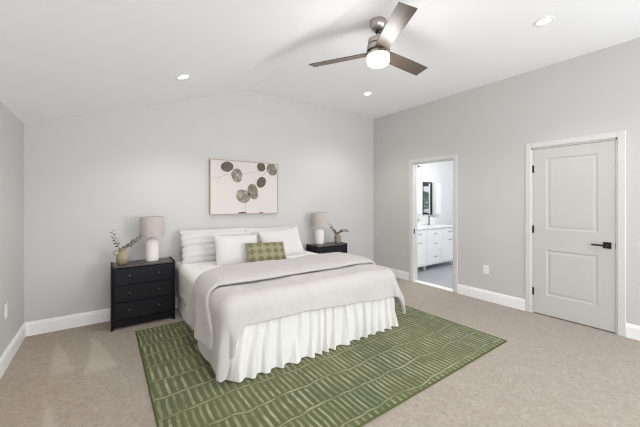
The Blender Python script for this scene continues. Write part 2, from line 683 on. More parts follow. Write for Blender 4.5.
bm = bmesh.new()
for q in ((SY0 - 0.07, SY0, SZ0 - 0.07, SZ1 + 0.07), (SY1, SY1 + 0.07, SZ0 - 0.07, SZ1 + 0.07), (SY0, SY1, SZ0 - 0.07, SZ0), (SY0, SY1, SZ1, SZ1 + 0.07)):
    box(bm, W - 0.018, W, q[0], q[1], q[2], q[3])
wf = struct('window_4', bm, M['trim'])  # added window, out of view, around the right fill light
bm = bmesh.new()
for q in ((SY0, SY0 + 0.05, SZ0, SZ1), (SY1 - 0.05, SY1, SZ0, SZ1), (SY0, SY1, SZ0, SZ0 + 0.05), (SY0, SY1, SZ1 - 0.05, SZ1), (SY0, SY1, 1.38, 1.42)):
    box(bm, W + 0.03, W + 0.10, q[0], q[1], q[2], q[3])
finish('sash', bm, M['trim'], wf)
bm = bmesh.new()
box(bm, W + 0.066, W + 0.070, SY0 + 0.05, SY1 - 0.05, SZ0 + 0.05, SZ1 - 0.05)
finish('window_pane', bm, M['glass'], wf)

bm = bmesh.new()
for q in ((LY0 - 0.07, LY0, LZ0 - 0.07, LZ1 + 0.07), (LY1, LY1 + 0.07, LZ0 - 0.07, LZ1 + 0.07), (LY0, LY1, LZ0 - 0.07, LZ0), (LY0, LY1, LZ1, LZ1 + 0.07)):
    box(bm, 0.0, 0.018, q[0], q[1], q[2], q[3])
wf = struct('window_5', bm, M['trim'])  # added window, out of view, around the left fill light
bm = bmesh.new()
for q in ((LY0, LY0 + 0.05, LZ0, LZ1), (LY1 - 0.05, LY1, LZ0, LZ1), (LY0, LY1, LZ0, LZ0 + 0.05), (LY0, LY1, LZ1 - 0.05, LZ1), (LY0, LY1, 1.31, 1.35)):
    box(bm, -0.10, -0.03, q[0], q[1], q[2], q[3])
finish('sash', bm, M['trim'], wf)
bm = bmesh.new()
box(bm, -0.070, -0.066, LY0 + 0.05, LY1 - 0.05, LZ0 + 0.05, LZ1 - 0.05)
finish('window_pane', bm, M['glass'], wf)

# ceiling: sloped on one side of the crease, flat on the other
bm = bmesh.new()
cr = [(-0.12, HL - 0.12 * KS), (RX, RZ), (W + 0.12, HR)]
lo = [[bm.verts.new((x, y, z)) for x, z in cr] for y in (YF - 0.12, 0.12)]
hi = [[bm.verts.new((x, y, z + 0.14)) for x, z in cr] for y in (YF - 0.12, 0.12)]
for k in range(2):
    bm.faces.new((lo[0][k], lo[0][k + 1], lo[1][k + 1], lo[1][k]))
    bm.faces.new((hi[0][k], hi[0][k + 1], hi[1][k + 1], hi[1][k]))
    for s in (0, 1):
        bm.faces.new((lo[s][k], lo[s][k + 1], hi[s][k + 1], hi[s][k]))
for e in (0, 2):
    bm.faces.new((lo[0][e], lo[1][e], hi[1][e], hi[0][e]))
struct('ceiling', bm, M['ceiling'])


# baseboards: moulded profile swept along a wall run
def baseboard(name, segs, h=0.142):
    prof = [(0, 0), (0.016, 0), (0.016, h - 0.03), (0.012, h - 0.022), (0.012, h - 0.012), (0.006, h), (0, h)]
    bm = bmesh.new()
    for (p0, p1, nrm) in segs:
        p0, p1, nrm = Vector(p0), Vector(p1), Vector(nrm)
        A = [bm.verts.new(p0 + nrm * d + Vector((0, 0, z))) for d, z in prof]
        B = [bm.verts.new(p1 + nrm * d + Vector((0, 0, z))) for d, z in prof]
        for i in range(len(prof)):
            j = (i + 1) % len(prof)
            bm.faces.new((A[i], A[j], B[j], B[i]))
        bm.faces.new(A)
        bm.faces.new(B[::-1])
    return struct(name, bm, M['trim'])


CW, CT = 0.062, 0.018                              # casing width and thickness
baseboard('baseboard_back', [((0, 0, 0), (W, 0, 0), (0, -1, 0))])
baseboard('baseboard_left', [((0, YF, 0), (0, 0, 0), (1, 0, 0))])
baseboard('baseboard_right', [((W, 0, 0), (W, BY0 + CW, 0), (-1, 0, 0)),
                              ((W, BY1 - CW, 0), (W, DY0 + CW, 0), (-1, 0, 0)),
                              ((W, DY1 - CW, 0), (W, YF, 0), (-1, 0, 0))])


def casing(name, y0, y1, h, back=False):
    """jamb lining and flat casing round an opening in the right wall (y0 > y1)"""
    bm = bmesh.new()
    for (xa, xb) in (((W - CT, W),) if not back else ((W - CT, W), (W + WT, W + WT + CT))):
        box(bm, xa, xb, y0, y0 + CW, 0, h + CW, 0.004, 1)
        box(bm, xa, xb, y1 - CW, y1, 0, h + CW, 0.004, 1)
        box(bm, xa, xb, y1, y0, h, h + CW, 0.004, 1)
    box(bm, W - 0.002, W + WT + 0.002, y0 - 0.016, y0 + 0.002, 0, h)
    box(bm, W - 0.002, W + WT + 0.002, y1 - 0.002, y1 + 0.016, 0, h)
    box(bm, W - 0.002, W + WT + 0.002, y1, y0, h - 0.016, h + 0.002)
    return bm


bm = casing('trim_1', BY0, BY1, BH, True)
box(bm, W + 0.045, W + 0.06, BY0 - 0.026, BY0 - 0.016, 0, BH - 0.016)      # door stop
t1 = struct('trim_1', bm, M['casing'])
bm = bmesh.new()
box(bm, W + 0.012, W + 0.040, BY0 - 0.019, BY0 - 0.0155, 0.83, 0.91)
finish('strike_plate', bm, M['black_metal'], t1)
bm = bmesh.new()
box(bm, W - 0.005, W + WT, BY1 + 0.016, BY0 - 0.016, -0.005, 0.012, 0.004, 1)
struct('trim_3', bm, M['trim'])

t2 = struct('trim_2', casing('trim_2', DY0, DY1, DH), M['casing'])
bm = bmesh.new()
box(bm, W - 0.003, W + 0.012, DY1 + 0.013, DY1 + 0.0155, 0.885, 0.945)
finish('strike_plate', bm, M['black_metal'], t2)

# ------------------------------------------------------------------ closet door
XD = W + 0.006                                      # its room face
bm = bmesh.new()
ya, yb = DY1 + 0.019, DY0 - 0.019                  # yb is the hinge side
z0, z1 = 0.012, DH - 0.019
panels = [(1.045, 1.905), (0.25, 0.80)]
pya, pyb = ya + 0.135, yb - 0.135
# front face as a frame with two raised-and-sunk panels
yv = [ya, pya, pyb, yb]
zv = [z0, panels[1][0], panels[1][1], panels[0][0], panels[0][1], z1]
V = {}
for iy, y in enumerate(yv):
    for iz, z in enumerate(zv):
        V[iy, iz] = bm.verts.new((XD, y, z))
for iy in range(3):
    for iz in range(5):
        if iy == 1 and iz in (1, 3):
            ring = [V[1, iz], V[2, iz], V[2, iz + 1], V[1, iz + 1]]
            for ins, dep in ((0.012, 0.006), (0.024, 0.007), (0.046, 0.002)):
                ly, lz = (yv[1], yv[2]), (zv[iz], zv[iz + 1])
                nr = [bm.verts.new((XD + dep, ly[0] + ins, lz[0] + ins)), bm.verts.new((XD + dep, ly[1] - ins, lz[0] + ins)),
                      bm.verts.new((XD + dep, ly[1] - ins, lz[1] - ins)), bm.verts.new((XD + dep, ly[0] + ins, lz[1] - ins))]
                for q in range(4):
                    bm.faces.new((ring[q], ring[(q + 1) % 4], nr[(q + 1) % 4], nr[q]))
                ring = nr
            bm.faces.new(ring)
        else:
            bm.faces.new((V[iy, iz], V[iy + 1, iz], V[iy + 1, iz + 1], V[iy, iz + 1]))
bk = {}
for iy, y in enumerate(yv):
    for iz, z in enumerate(zv):
        if iy in (0, 3) or iz in (0, 5):
            bk[iy, iz] = bm.verts.new((XD + 0.035, y, z))
for iy in range(3):
    for iz in (0, 5):
        bm.faces.new((V[iy, iz], V[iy + 1, iz], bk[iy + 1, iz], bk[iy, iz]))
for iz in range(5):
    for iy in (0, 3):
        bm.faces.new((V[iy, iz], V[iy, iz + 1], bk[iy, iz + 1], bk[iy, iz]))
bm.faces.new([bk[0, 0], bk[3, 0], bk[3, 5], bk[0, 5]] if False else
             [bk[0, i] for i in range(6)] + [bk[i, 5] for i in (1, 2, 3)] + [bk[3, i] for i in (4, 3, 2, 1, 0)] + [bk[i, 0] for i in (2, 1)])
door = struct('door_1', bm, M['door'])
for zc in (1.785, 1.04, 0.272):
    bm = bmesh.new()
    yh = yb + 0.003
    lathe(bm, [(0, zc - 0.046), (0.0065, zc - 0.046), (0.0065, zc + 0.046), (0, zc + 0.046)], 12, XD - 0.006, yh)
    box(bm, XD - 0.001, XD + 0.004, yh - 0.012, yh + 0.004, zc - 0.044, zc + 0.044)
    finish('hinge', bm, M['black_metal'], door)
bm = bmesh.new()                                     # square rosette
hy = ya + 0.062
box(bm, XD - 0.010, XD + 0.001, hy - 0.033, hy + 0.033, 0.884, 0.950, 0.002, 1)
hr = finish('door_handle', bm, M['black_metal'], door)
bm = bmesh.new()
tube(bm, [(XD - 0.006, hy, 0.917), (XD - 0.052, hy, 0.917)], 0.010, 12)
box(bm, XD - 0.060, XD - 0.046, hy - 0.012, hy + 0.118, 0.908, 0.926, 0.003, 1)
finish('lever', bm, M['black_metal'], hr)

bm = bmesh.new()                                     # closet behind the door
cxb = W + WT + 0.65
box(bm, cxb, cxb + 0.1, -3.85, -2.64, -0.12, 2.5)
box(bm, W + WT, cxb, -3.85, -3.75, -0.12, 2.5)
box(bm, W + WT, cxb, -2.74, -2.64, -0.12, 2.5)
box(bm, W + WT, cxb, -3.75, -2.74, 2.4, 2.5)
struct('wall_closet', bm, M['wall'])
bm = bmesh.new()
box(bm, W + 0.02, cxb, -3.75, -2.74, -0.12, 0.0)
struct('floor_closet', bm, M['carpet'])

# ------------------------------------------------------------------ bathroom beyond the doorway
BX1, BYB, BYF, BZ = 7.62, -0.05, -2.6, 2.44
bm = bmesh.new()
box(bm, W + 0.02, BX1 + 0.1, BYF - 0.1, BYB + 0.1, -0.12, 0.0)
struct('floor_bathroom', bm, M['tile'])
bm = bmesh.new()
box(bm, W + WT, BX1 + 0.1, BYB, BYB + 0.1, -0.1, BZ + 0.05)
struct('wall_bathroom_back', bm, M['bath_wall'])
bm = bmesh.new()
box(bm, W + WT, BX1 + 0.1, BYF - 0.1, BYF, -0.1, BZ + 0.05)
struct('wall_bathroom_front', bm, M['bath_wall'])
BWY0, BWY1, BWZ0, BWZ1 = -1.15, -0.50, 1.05, 1.95
bm = bmesh.new()
box(bm, BX1, BX1 + 0.1, BYF, BWY0, -0.1, BZ + 0.05)
box(bm, BX1, BX1 + 0.1, BWY1, BYB, -0.1, BZ + 0.05)
box(bm, BX1, BX1 + 0.1, BWY0, BWY1, -0.1, BWZ0)
box(bm, BX1, BX1 + 0.1, BWY0, BWY1, BWZ1, BZ + 0.05)
struct('wall_bathroom_right', bm, M['bath_wall'])
bm = bmesh.new()
box(bm, W + WT, BX1 + 0.1, BYF - 0.1, BYB + 0.1, BZ, BZ + 0.1)
struct('ceiling_bathroom', bm, M['ceiling'])
bm = bmesh.new()
for q in ((BWY0, BWY0 + 0.04, BWZ0, BWZ1), (BWY1 - 0.04, BWY1, BWZ0, BWZ1), (BWY0, BWY1, BWZ0, BWZ0 + 0.04), (BWY0, BWY1, BWZ1 - 0.04, BWZ1)):
    box(bm, BX1 + 0.02, BX1 + 0.07, q[0], q[1], q[2], q[3])
w3 = struct('window_3', bm, M['black_metal'])
bm = bmesh.new()
box(bm, BX1 + 0.012, BX1 + 0.018, BWY0 + 0.01, BWY1 - 0.01, BWZ1 - 0.16, BWZ1 - 0.005)
finish('roller_blind', bm, M['slot'], w3)
bm = bmesh.new()
box(bm, BX1 + 0.044, BX1 + 0.048, BWY0 + 0.04, BWY1 - 0.04, BWZ0 + 0.04, BWZ1 - 0.04)
finish('window_pane', bm, M['glass'], w3)

# shrub outside that window, seen in the bathroom mirror
bm = bmesh.new()
rnd = random.Random(3)
for k in range(420):
    a, b_ = rnd.uniform(0, 2 * pi), rnd.uniform(-1, 1)
    rr = rnd.uniform(0.75, 1.0)
    c = Vector((9.3 + 0.75 * rr * cos(a) * sqrt(1 - b_ * b_), -1.85 + 0.8 * rr * sin(a) * sqrt(1 - b_ * b_), 1.1 + 0.62 * rr * b_))
    d1 = Vector((rnd.uniform(-1, 1), rnd.uniform(-1, 1), rnd.uniform(-1, 1))).normalized()
    d2 = d1.orthogonal().normalized()
    s = rnd.uniform(0.07, 0.12)
    v4 = [bm.verts.new(c + d1 * s * e + d2 * s * 0.5 * g) for e, g in ((-1, 0), (0, -1), (1, 0), (0, 1))]
    bm.faces.new(v4)
sh = thing('shrub', 'leafy green shrub outside the bathroom window', 'shrub', (9.3, -1.85, -0.1))
sh_m = ceramic('garden_leaf', srgb(92, 120, 104), srgb(120, 146, 128), 0.6, 3, 0.1)
o = finish('foliage', bm, sh_m)
o.parent = sh
o.matrix_parent_inverse = Matrix.Translation((-9.3, 1.85, 0.1))
bm = bmesh.new()
tube(bm, [(0, 0, 0), (0.02, 0, 0.5), (0.0, 0.03, 1.0)], [0.05, 0.04, 0.02], 8)
finish('trunk', bm, M['stem'], sh)
bm = bmesh.new()
box(bm, BX1 + 0.1, 13, -5, 4, -0.2, -0.1)
struct('ground', bm, paint('lawn', srgb(96, 118, 84), 0.95, 0.3, 30, 0.1, 0.3))

# vanity
vx0, vx1, vyf = 5.40, 6.97, -0.60
van = thing('bathroom_vanity', 'white shaker vanity with a white stone top and small pulls in the bathroom', 'vanity', (vx0, vyf, 0))
van_w = vx1 - vx0


def part(name, bm, m, par, **k):
    return finish(name, bm, m, par, **k)


bm = bmesh.new()
box(bm, 0, van_w, 0.018, 0.545, 0.10, 0.835)
part('carcass', bm, M['vanity'], van)
bm = bmesh.new()
box(bm, -0.01, van_w + 0.01, -0.02, 0.548, 0.836, 0.866, 0.003, 1)
part('worktop', bm, M['quartz'], van)
bm = bmesh.new()
box(bm, 0.0, van_w, 0.53, 0.548, 0.867, 0.95, 0.002, 1)
part('backsplash', bm, M['quartz'], van)
for lx in (0.0, 0.56, van_w - 0.055):
    bm = bmesh.new()
    b = bmesh.new()
    vs = []
    for z, s in ((0.0, 0.016), (0.10, 0.024)):
        vs.append([b.verts.new((lx + 0.028 + a * s, 0.12 + c * s, z)) for a, c in ((-1, -1), (1, -1), (1, 1), (-1, 1))])
    for q in range(4):
        b.faces.new((vs[0][q], vs[0][(q + 1) % 4], vs[1][(q + 1) % 4], vs[1][q]))
    b.faces.new(vs[0])
    b.faces.new(vs[1])
    merge(bm, b)
    part('leg', bm, M['vanity'], van)


def shaker(x0, x1, z0, z1, name):
    bm = bmesh.new()
    r = 0.045
    box(bm, x0, x1, 0.006, 0.018, z0, z1)
    box(bm, x0, x0 + r, 0, 0.007, z0, z1)
    box(bm, x1 - r, x1, 0, 0.007, z0, z1)
    box(bm, x0 + r, x1 - r, 0, 0.007, z0, z0 + r)
    box(bm, x0 + r, x1 - r, 0, 0.007, z1 - r, z1)
    return part(name, bm, M['vanity'], van)


def pull(par, x, z):
    bm = bmesh.new()
    tube(bm, [(x - 0.05, -0.022, z), (x + 0.05, -0.022, z)], 0.006, 8)
    for s in (-0.04, 0.04):
        tube(bm, [(x + s, -0.022, z), (x + s, 0.002, z)], 0.005, 8)
    part('handle', bm, M['chrome'], par)


secs = [(0.012, 0.522), (0.528, 1.040), (1.046, van_w - 0.012)]
for i, (a, b) in enumerate(secs):
    dr = shaker(a, b, 0.665, 0.815, 'drawer')
    pull(dr, (a + b) / 2, 0.74)
    if i == 1:
        for zz0, zz1 in ((0.425, 0.645), (0.135, 0.405)):
            dr = shaker(a, b, zz0, zz1, 'drawer')
            pull(dr, (a + b) / 2, (zz0 + zz1) / 2)
    else:
        dr = shaker(a, b, 0.135, 0.645, 'door')
        pull(dr, (a + b) / 2, 0.575)

# faucet, mirror, sconce, cabinet, counter plant
fc = thing('faucet', 'tall dark chrome faucet on the bathroom vanity top', 'faucet', (6.58, -0.18, 0.867))
bm = bmesh.new()
lathe(bm, [(0, 0), (0.026, 0), (0.026, 0.012), (0.017, 0.018), (0.016, 0.20), (0, 0.205)], 20)
part('body', bm, M['chrome'], fc, smooth=True, angle=40)
bm = bmesh.new()
tube(bm, [(0, 0, 0.17), (0.0, -0.04, 0.20), (0.0, -0.10, 0.20), (0.0, -0.13, 0.17)], [0.012, 0.012, 0.011, 0.010], 10)
part('spout', bm, M['chrome'], fc, smooth=True)
bm = bmesh.new()
tube(bm, [(0, 0, 0.20), (0.01, 0.0, 0.235), (0.06, 0.0, 0.245)], 0.007, 8)
part('handle', bm, M['chrome'], fc, smooth=True)

mr = thing('wall_mirror', 'narrow wall mirror with a black side rail above the vanity top', 'mirror', (6.66, -0.052, 1.09))
bm = bmesh.new()
box(bm, -0.13, 0.15, -0.014, -0.004, 0.0, 0.72)
part('glass', bm, M['mirror'], mr)
bm = bmesh.new()
box(bm, 0.15, 0.19, -0.03, 0.0, -0.01, 0.74)
box(bm, -0.14, 0.15, -0.024, 0.0, 0.715, 0.74)
box(bm, -0.138, -0.13, -0.02, 0.0, -0.01, 0.715)
box(bm, -0.13, 0.15, -0.02, 0.0, -0.01, 0.0)
part('frame', bm, M['black_metal'], mr)
bm = bmesh.new()
box(bm, 6.885, 7.06, -0.16, -0.052, 1.10, 1.81, 0.003, 1)
cb = tag(finish('wall_cabinet', bm, M['vanity']), 'slim white wall cabinet beside the bathroom mirror', 'cabinet')
bm = bmesh.new()
box(bm, 6.89, 7.055, -0.176, -0.162, 1.105, 1.805, 0.002, 1)
part('cabinet_door', bm, M['vanity'], cb)

sc = thing('wall_sconce', 'bright white shaded sconce on the bathroom wall', 'sconce', (6.34, -0.052, 2.05))
bm = bmesh.new()
box(bm, -0.06, 0.06, -0.02, 0.0, 0.08, 0.14, 0.003, 1)
tube(bm, [(0, -0.01, 0.11), (0, -0.12, 0.11), (0, -0.12, 0.085)], 0.008, 8)
part('bracket', bm, M['chrome'], sc)
bm = bmesh.new()
lathe(bm, [(0.0, 0.09), (0.075, 0.088), (0.095, -0.11), (0.09, -0.11), (0.07, 0.08), (0, 0.08)], 28, 0, -0.12)
part('lamp_shade', bm, M['bath_shade'], sc, smooth=True, angle=50)
point('sconce_light', (6.34, -0.45, 1.80), BATH_LAMP * 0.08, (1, 0.98, 0.95), 0.10)
point('bathroom_ceiling_light', (6.2, -1.75, 2.22), BATH_LAMP, (0.97, 0.985, 1.0), 0.18)  # fill light added to brighten the bathroom, no ceiling fixture

pt = thing('potted_plant', 'small pale green plant in a white pot on the vanity top', 'plant', (6.02, -0.30, 0.867))
bm = bmesh.new()
lathe(bm, [(0, 0), (0.045, 0), (0.055, 0.09), (0.05, 0.09), (0.045, 0.07), (0, 0.07)], 20)
part('pot', bm, M['porcelain'], pt, smooth=True, angle=40)
bm = bmesh.new()
rnd = random.Random(8)
for k in range(34):
    a = rnd.uniform(0, 2 * pi)
    r1 = rnd.uniform(0.03, 0.12)
    h = rnd.uniform(0.10, 0.30)
    p1 = Vector((r1 * cos(a), r1 * sin(a), h))
    tube(bm, [(0, 0, 0.06), (p1.x * 0.4, p1.y * 0.4, h * 0.6), p1], 0.0015, 4)
    s = Vector((-sin(a), cos(a), 0)) * 0.014
    d = Vector((cos(a), sin(a), 0.5)) * 0.03
    v4 = [bm.verts.new(q) for q in (p1 - d * 0.4, p1 + s, p1 + d, p1 - s)]
    bm.faces.new(v4)
part('foliage', bm, ceramic('pale_leaf', srgb(150, 168, 132), srgb(176, 188, 156), 0.6, 20, 0.1), pt)

# ------------------------------------------------------------------ outlets
bm = bmesh.new()
box(bm, -0.006, 0.0, -0.036, 0.036, -0.058, 0.058, 0.002, 1)
ol = tag(finish('wall_outlet', bm, M['plastic'], loc=(W, -2.176, 0.43)), 'white outlet plate on the wall between the two doorways', 'outlet')
for dz in (-0.026, 0.026):
    bm = bmesh.new()
    box(bm, -0.0085, -0.005, -0.017, 0.017, dz - 0.016, dz + 0.016, 0.002, 1)
    rc = part('receptacle', bm, M['plastic'], ol)
    bm = bmesh.new()
    for dy in (-0.007, 0.007):
        box(bm, -0.0090, -0.0082, dy - 0.0012, dy + 0.0012, dz - 0.005, dz + 0.007)
    part('slots', bm, M['slot'], rc)
o2 = copy_tree(ol)
o2.location = (0.0, -0.69, 0.465)
o2.rotation_euler = (0, 0, pi)
tag(o2, 'white outlet plate low on the side wall near the black dresser', 'outlet')

# ------------------------------------------------------------------ rug
RX0, RX1, RY0, RY1 = 0.945, 3.905, -2.91, -0.545
bm = bmesh.new()
nx, ny = 60, 48
rows = []
for j in range(ny + 1):
    row = []
    for i in range(nx + 1):
        x = RX0 + (RX1 - RX0) * i / nx
        y = RY0 + (RY1 - RY0) * j / ny
        e = 0.004 * noise.noise(Vector((x * 2, y * 2, 0)))
        if j in (0, ny):
            y += e
        if i in (0, nx):
            x += e
        row.append(bm.verts.new((x, y, 0.010 + 0.001 * noise.noise(Vector((x * 5, y * 5, 2))))))
    rows.append(row)
grid_faces(bm, rows)
edge = rows[0] + [r[-1] for r in rows[1:]] + rows[-1][-2::-1] + [r[0] for r in rows[-2:0:-1]]
low = [bm.verts.new((v.co.x, v.co.y, 0.001)) for v in edge]
for i in range(len(edge)):
    j = (i + 1) % len(edge)
    bm.faces.new((edge[i], edge[j], low[j], low[i]))
rug = tag(finish('area_rug', bm, M['rug']), 'green area rug with rows of pale tally strokes under the bed', 'rug')
bm = bmesh.new()
w = 0.012
cs = [(RX0, RY0), (RX1, RY0), (RX1, RY1), (RX0, RY1), (RX0, RY0)]
for (a, b) in zip(cs, cs[1:]):
    n = 40
    tube(bm, [(a[0] + (b[0] - a[0]) * k / n, a[1] + (b[1] - a[1]) * k / n, 0.0065) for k in range(n + 1)], 0.006, 6)
part('binding', bm, M['rug_edge'], rug, smooth=True)

# ------------------------------------------------------------------ dressers
DWd, DD, DHt = 0.622, 0.30, 0.691


def make_dresser():
    t = thing('dresser', 'black three-drawer dresser between the room corner and the bed', 'dresser')
    th = 0.02
    for xa in (0, DWd - th):
        bm = bmesh.new()
        box(bm, xa, xa + th, 0.0, DD, 0.0, DHt, 0.0015, 1)
        part('side_panel', bm, M['black_wood'], t)
    bm = bmesh.new()
    box(bm, th + 0.0005, DWd - th - 0.0005, 0.004, DD, DHt - 0.026, DHt - 0.008, 0.0015, 1)
    part('top', bm, M['brown_top'], t)
    bm = bmesh.new()
    box(bm, th + 0.0005, DWd - th - 0.0005, DD - 0.012, DD - 0.004, 0.03, DHt - 0.031)
    part('back_panel', bm, M['black_wood'], t)
    bm = bmesh.new()
    box(bm, th + 0.0005, DWd - th - 0.0005, 0.014, 0.032, 0.030, 0.102, 0.0015, 1)
    part('kick_rail', bm, M['black_wood'], t)
    zs = [(0.108, 0.284), (0.290, 0.468), (0.474, 0.656)]
    for za, zb in zs:
        bm = bmesh.new()
        box(bm, th + 0.004, DWd - th - 0.004, 0.006, 0.024, za, zb, 0.002, 2)
        box(bm, th + 0.012, DWd - th - 0.012, 0.0245, DD - 0.02, za + 0.012, zb - 0.03)
        d = part('drawer', bm, M['black_drawer'], t)
        for kx in (0.27, 0.73):
            bm = bmesh.new()
            mt = Matrix.Translation((DWd * kx, 0.0065, (za + zb) / 2 + 0.008)) @ Matrix.Rotation(radians(90), 4, 'X')
            lathe(bm, [(0, 0), (0.0075, 0.0), (0.0075, 0.010), (0.015, 0.016), (0.0165, 0.022), (0.013, 0.027), (0, 0.029)], 20, mat=mt)
            part('knob', bm, M['knob'], d, smooth=True, angle=60)
    return t


dres = make_dresser()
dres.location = (0.728, -0.385, 0)
dres['group'] = 'black dressers beside the bed'
d2 = copy_tree(dres)
d2.location = (3.347, -0.435, 0)
tag(d2, 'black dresser half hidden behind the far side of the bed', 'dresser', 'black dressers beside the bed')


# ------------------------------------------------------------------ table lamps
def make_lamp():
    t = thing('table_lamp', 'white ceramic lamp with linen drum shade standing beside the beige pitcher', 'lamp')
    bm = bmesh.new()
    prof = [(0, 0), (0.062, 0.0), (0.069, 0.006), (0.072, 0.03), (0.073, 0.08), (0.073, 0.16), (0.071, 0.20), (0.064, 0.225), (0.051, 0.245), (0.036, 0.258), (0.024, 0.266), (0.016, 0.270), (0.0, 0.271)]
    lathe(bm, prof, 40)
    part('lamp_base', bm, M['lamp_ceramic'], t, smooth=True)
    bm = bmesh.new()
    lathe(bm, [(0, 0.269), (0.012, 0.269), (0.012, 0.283), (0.017, 0.285), (0.017, 0.315), (0, 0.317)], 18)
    part('socket', bm, M['nickel'], t, smooth=True, angle=40)
    bm = bmesh.new()
    lathe(bm, [(0, 0.317), (0.012, 0.318), (0.014, 0.335), (0.029, 0.365), (0.031, 0.385), (0.022, 0.408), (0, 0.416)], 20)
    part('bulb', bm, M['porcelain'], t, smooth=True)
    bm = bmesh.new()
    r0, r1, za, zb = 0.128, 0.123, 0.293, 0.518
    lathe(bm, [(r0, za), (r0 + 0.001, za + 0.004), (r1 + 0.001, zb - 0.004), (r1, zb), (r1 - 0.003, zb), (r0 - 0.003, za), (r0, za)], 48)
    sh = part('lamp_shade', bm, M['shade'], t, smooth=True, angle=50)
    bm = bmesh.new()
    for k in range(3):
        a = 2 * pi * k / 3
        tube(bm, [(0.014 * cos(a), 0.014 * sin(a), 0.312), (0.07 * cos(a), 0.07 * sin(a), 0.308), (0.1262 * cos(a), 0.1262 * sin(a), 0.302)], 0.002, 6)
    part('shade_ring', bm, M['nickel'], sh)
    bm = bmesh.new()
    tube(bm, [(0.0, 0.07, 0.012), (-0.01, 0.088, 0.006), (-0.03, 0.098, 0.004), (-0.06, 0.108, 0.004)], 0.003, 6)
    part('cord', bm, M['plastic'], t)
    return t


TOPZ = DHt - 0.008 + 0.0005
lamp = make_lamp()
lamp.location = (1.130, -0.225, TOPZ)
lamp['group'] = 'bedside lamps'
l2 = copy_tree(lamp)
l2.location = (3.562, -0.205, TOPZ)
tag(l2, 'white ceramic lamp with linen drum shade on the dresser near the far room corner', 'lamp', 'bedside lamps')


# ------------------------------------------------------------------ vases with sprigs
def bez(p, n):
    p = [Vector(q) for q in p]
    out = []
    for i in range(n + 1):
        t = i / n
        q = p[:]
        while len(q) > 1:
            q = [a.lerp(b, t) for a, b in zip(q, q[1:])]
        out.append(q[0])
    return out


def sprig(name, label, base, ctrl, leaf_from, n, L, mleaf, wratio, seed, group=None):
    base = Vector(base)
    pts = bez(ctrl, 18)
    rnd = random.Random(seed)
    bm = bmesh.new()
    tube(bm, pts, [0.0026 * (1 - 0.7 * i / 18) for i in range(19)], 6)
    o = tag(finish(name, bm, M['stem'], loc=base, smooth=True), label, 'sprig', group)
    bm = bmesh.new()
    for k in range(n):
        f = leaf_from + (0.98 - leaf_from) * k / max(1, n - 1)
        i = min(17, int(f * 18))
        p = pts[i].lerp(pts[i + 1], f * 18 - i)
        tg = (pts[i + 1] - pts[i]).normalized()
        sd = tg.cross(Vector((rnd.uniform(-0.4, 0.4), -1, rnd.uniform(-0.4, 0.4)))).normalized() * (1 if k % 2 else -1)
        d = (tg * 0.65 + sd * 0.75).normalized()
        nr = d.cross(Vector((rnd.uniform(-1, 1), rnd.uniform(-1, 1), rnd.uniform(-1, 1)))).normalized()
        ll = L * rnd.uniform(0.75, 1.1) * (1.0 - 0.35 * f)
        wd = ll * wratio
        # cupped leaf with a midrib, a few mm thick
        st = [(0.0, 0.05), (0.25, 0.8), (0.5, 1.0), (0.78, 0.7), (1.0, 0.05)]
        up = d.cross(nr).normalized()
        rr = []
        for s, ww in st:
            c = p + d * (s * ll) + up * (0.12 * ll * s * s)
            rr.append([bm.verts.new(c - nr * wd * ww * 0.5 + up * 0.06 * ll * ww), bm.verts.new(c), bm.verts.new(c + nr * wd * ww * 0.5 + up * 0.06 * ll * ww)])
        grid_faces(bm, rr)
    lf = part('foliage', bm, mleaf, o, smooth=True)
    sm = lf.modifiers.new('thick', 'SOLIDIFY')
    sm.thickness = 0.0012
    return o


pit = thing('pitcher_vase', 'beige ceramic pitcher with a small loop handle beside the lamp near the room corner', 'vase', (0.838, -0.252, TOPZ))
bm = bmesh.new()
lathe(bm, [(0, 0), (0.036, 0.0), (0.042, 0.004), (0.057, 0.030), (0.064, 0.060), (0.062, 0.090), (0.050, 0.116), (0.037, 0.134), (0.033, 0.150), (0.037, 0.172), (0.040, 0.178), (0.036, 0.177), (0.029, 0.150), (0.029, 0.13), (0, 0.10)], 36)
part('body', bm, M['olive_ceramic'], pit, smooth=True)
bm = bmesh.new()
tube(bm, bez([(-0.034, 0, 0.150), (-0.085, 0, 0.165), (-0.105, 0, 0.125), (-0.058, 0, 0.100)], 12), 0.0065, 8)
part('handle', bm, M['olive_ceramic'], pit, smooth=True)
B = (0.838, -0.252, TOPZ)
sprig('olive_sprig', 'green leafy sprig rising tall and bare-tipped from the beige pitcher', B, [(0, 0, 0.11), (-0.02, 0, 0.19), (-0.085, -0.01, 0.24), (-0.093, -0.015, 0.385)], 0.40, 10, 0.048, M['leaf'], 0.42, 1, 'sprigs in the beige pitcher')
sprig('olive_sprig', 'green leafy sprig leaning from the beige pitcher over to the lamp shade', B, [(0.003, 0, 0.11), (0.02, 0.0, 0.18), (0.075, -0.02, 0.20), (0.105, -0.02, 0.275), (0.190, -0.03, 0.302)], 0.34, 18, 0.046, M['leaf'], 0.42, 2, 'sprigs in the beige pitcher')
sprig('olive_sprig', 'short curled sprig at the mouth of the beige pitcher', B, [(0.0, 0.004, 0.11), (0.0, 0, 0.17), (0.01, -0.02, 0.20), (0.03, -0.03, 0.205)], 0.5, 7, 0.036, M['leaf'], 0.5, 6, 'sprigs in the beige pitcher')

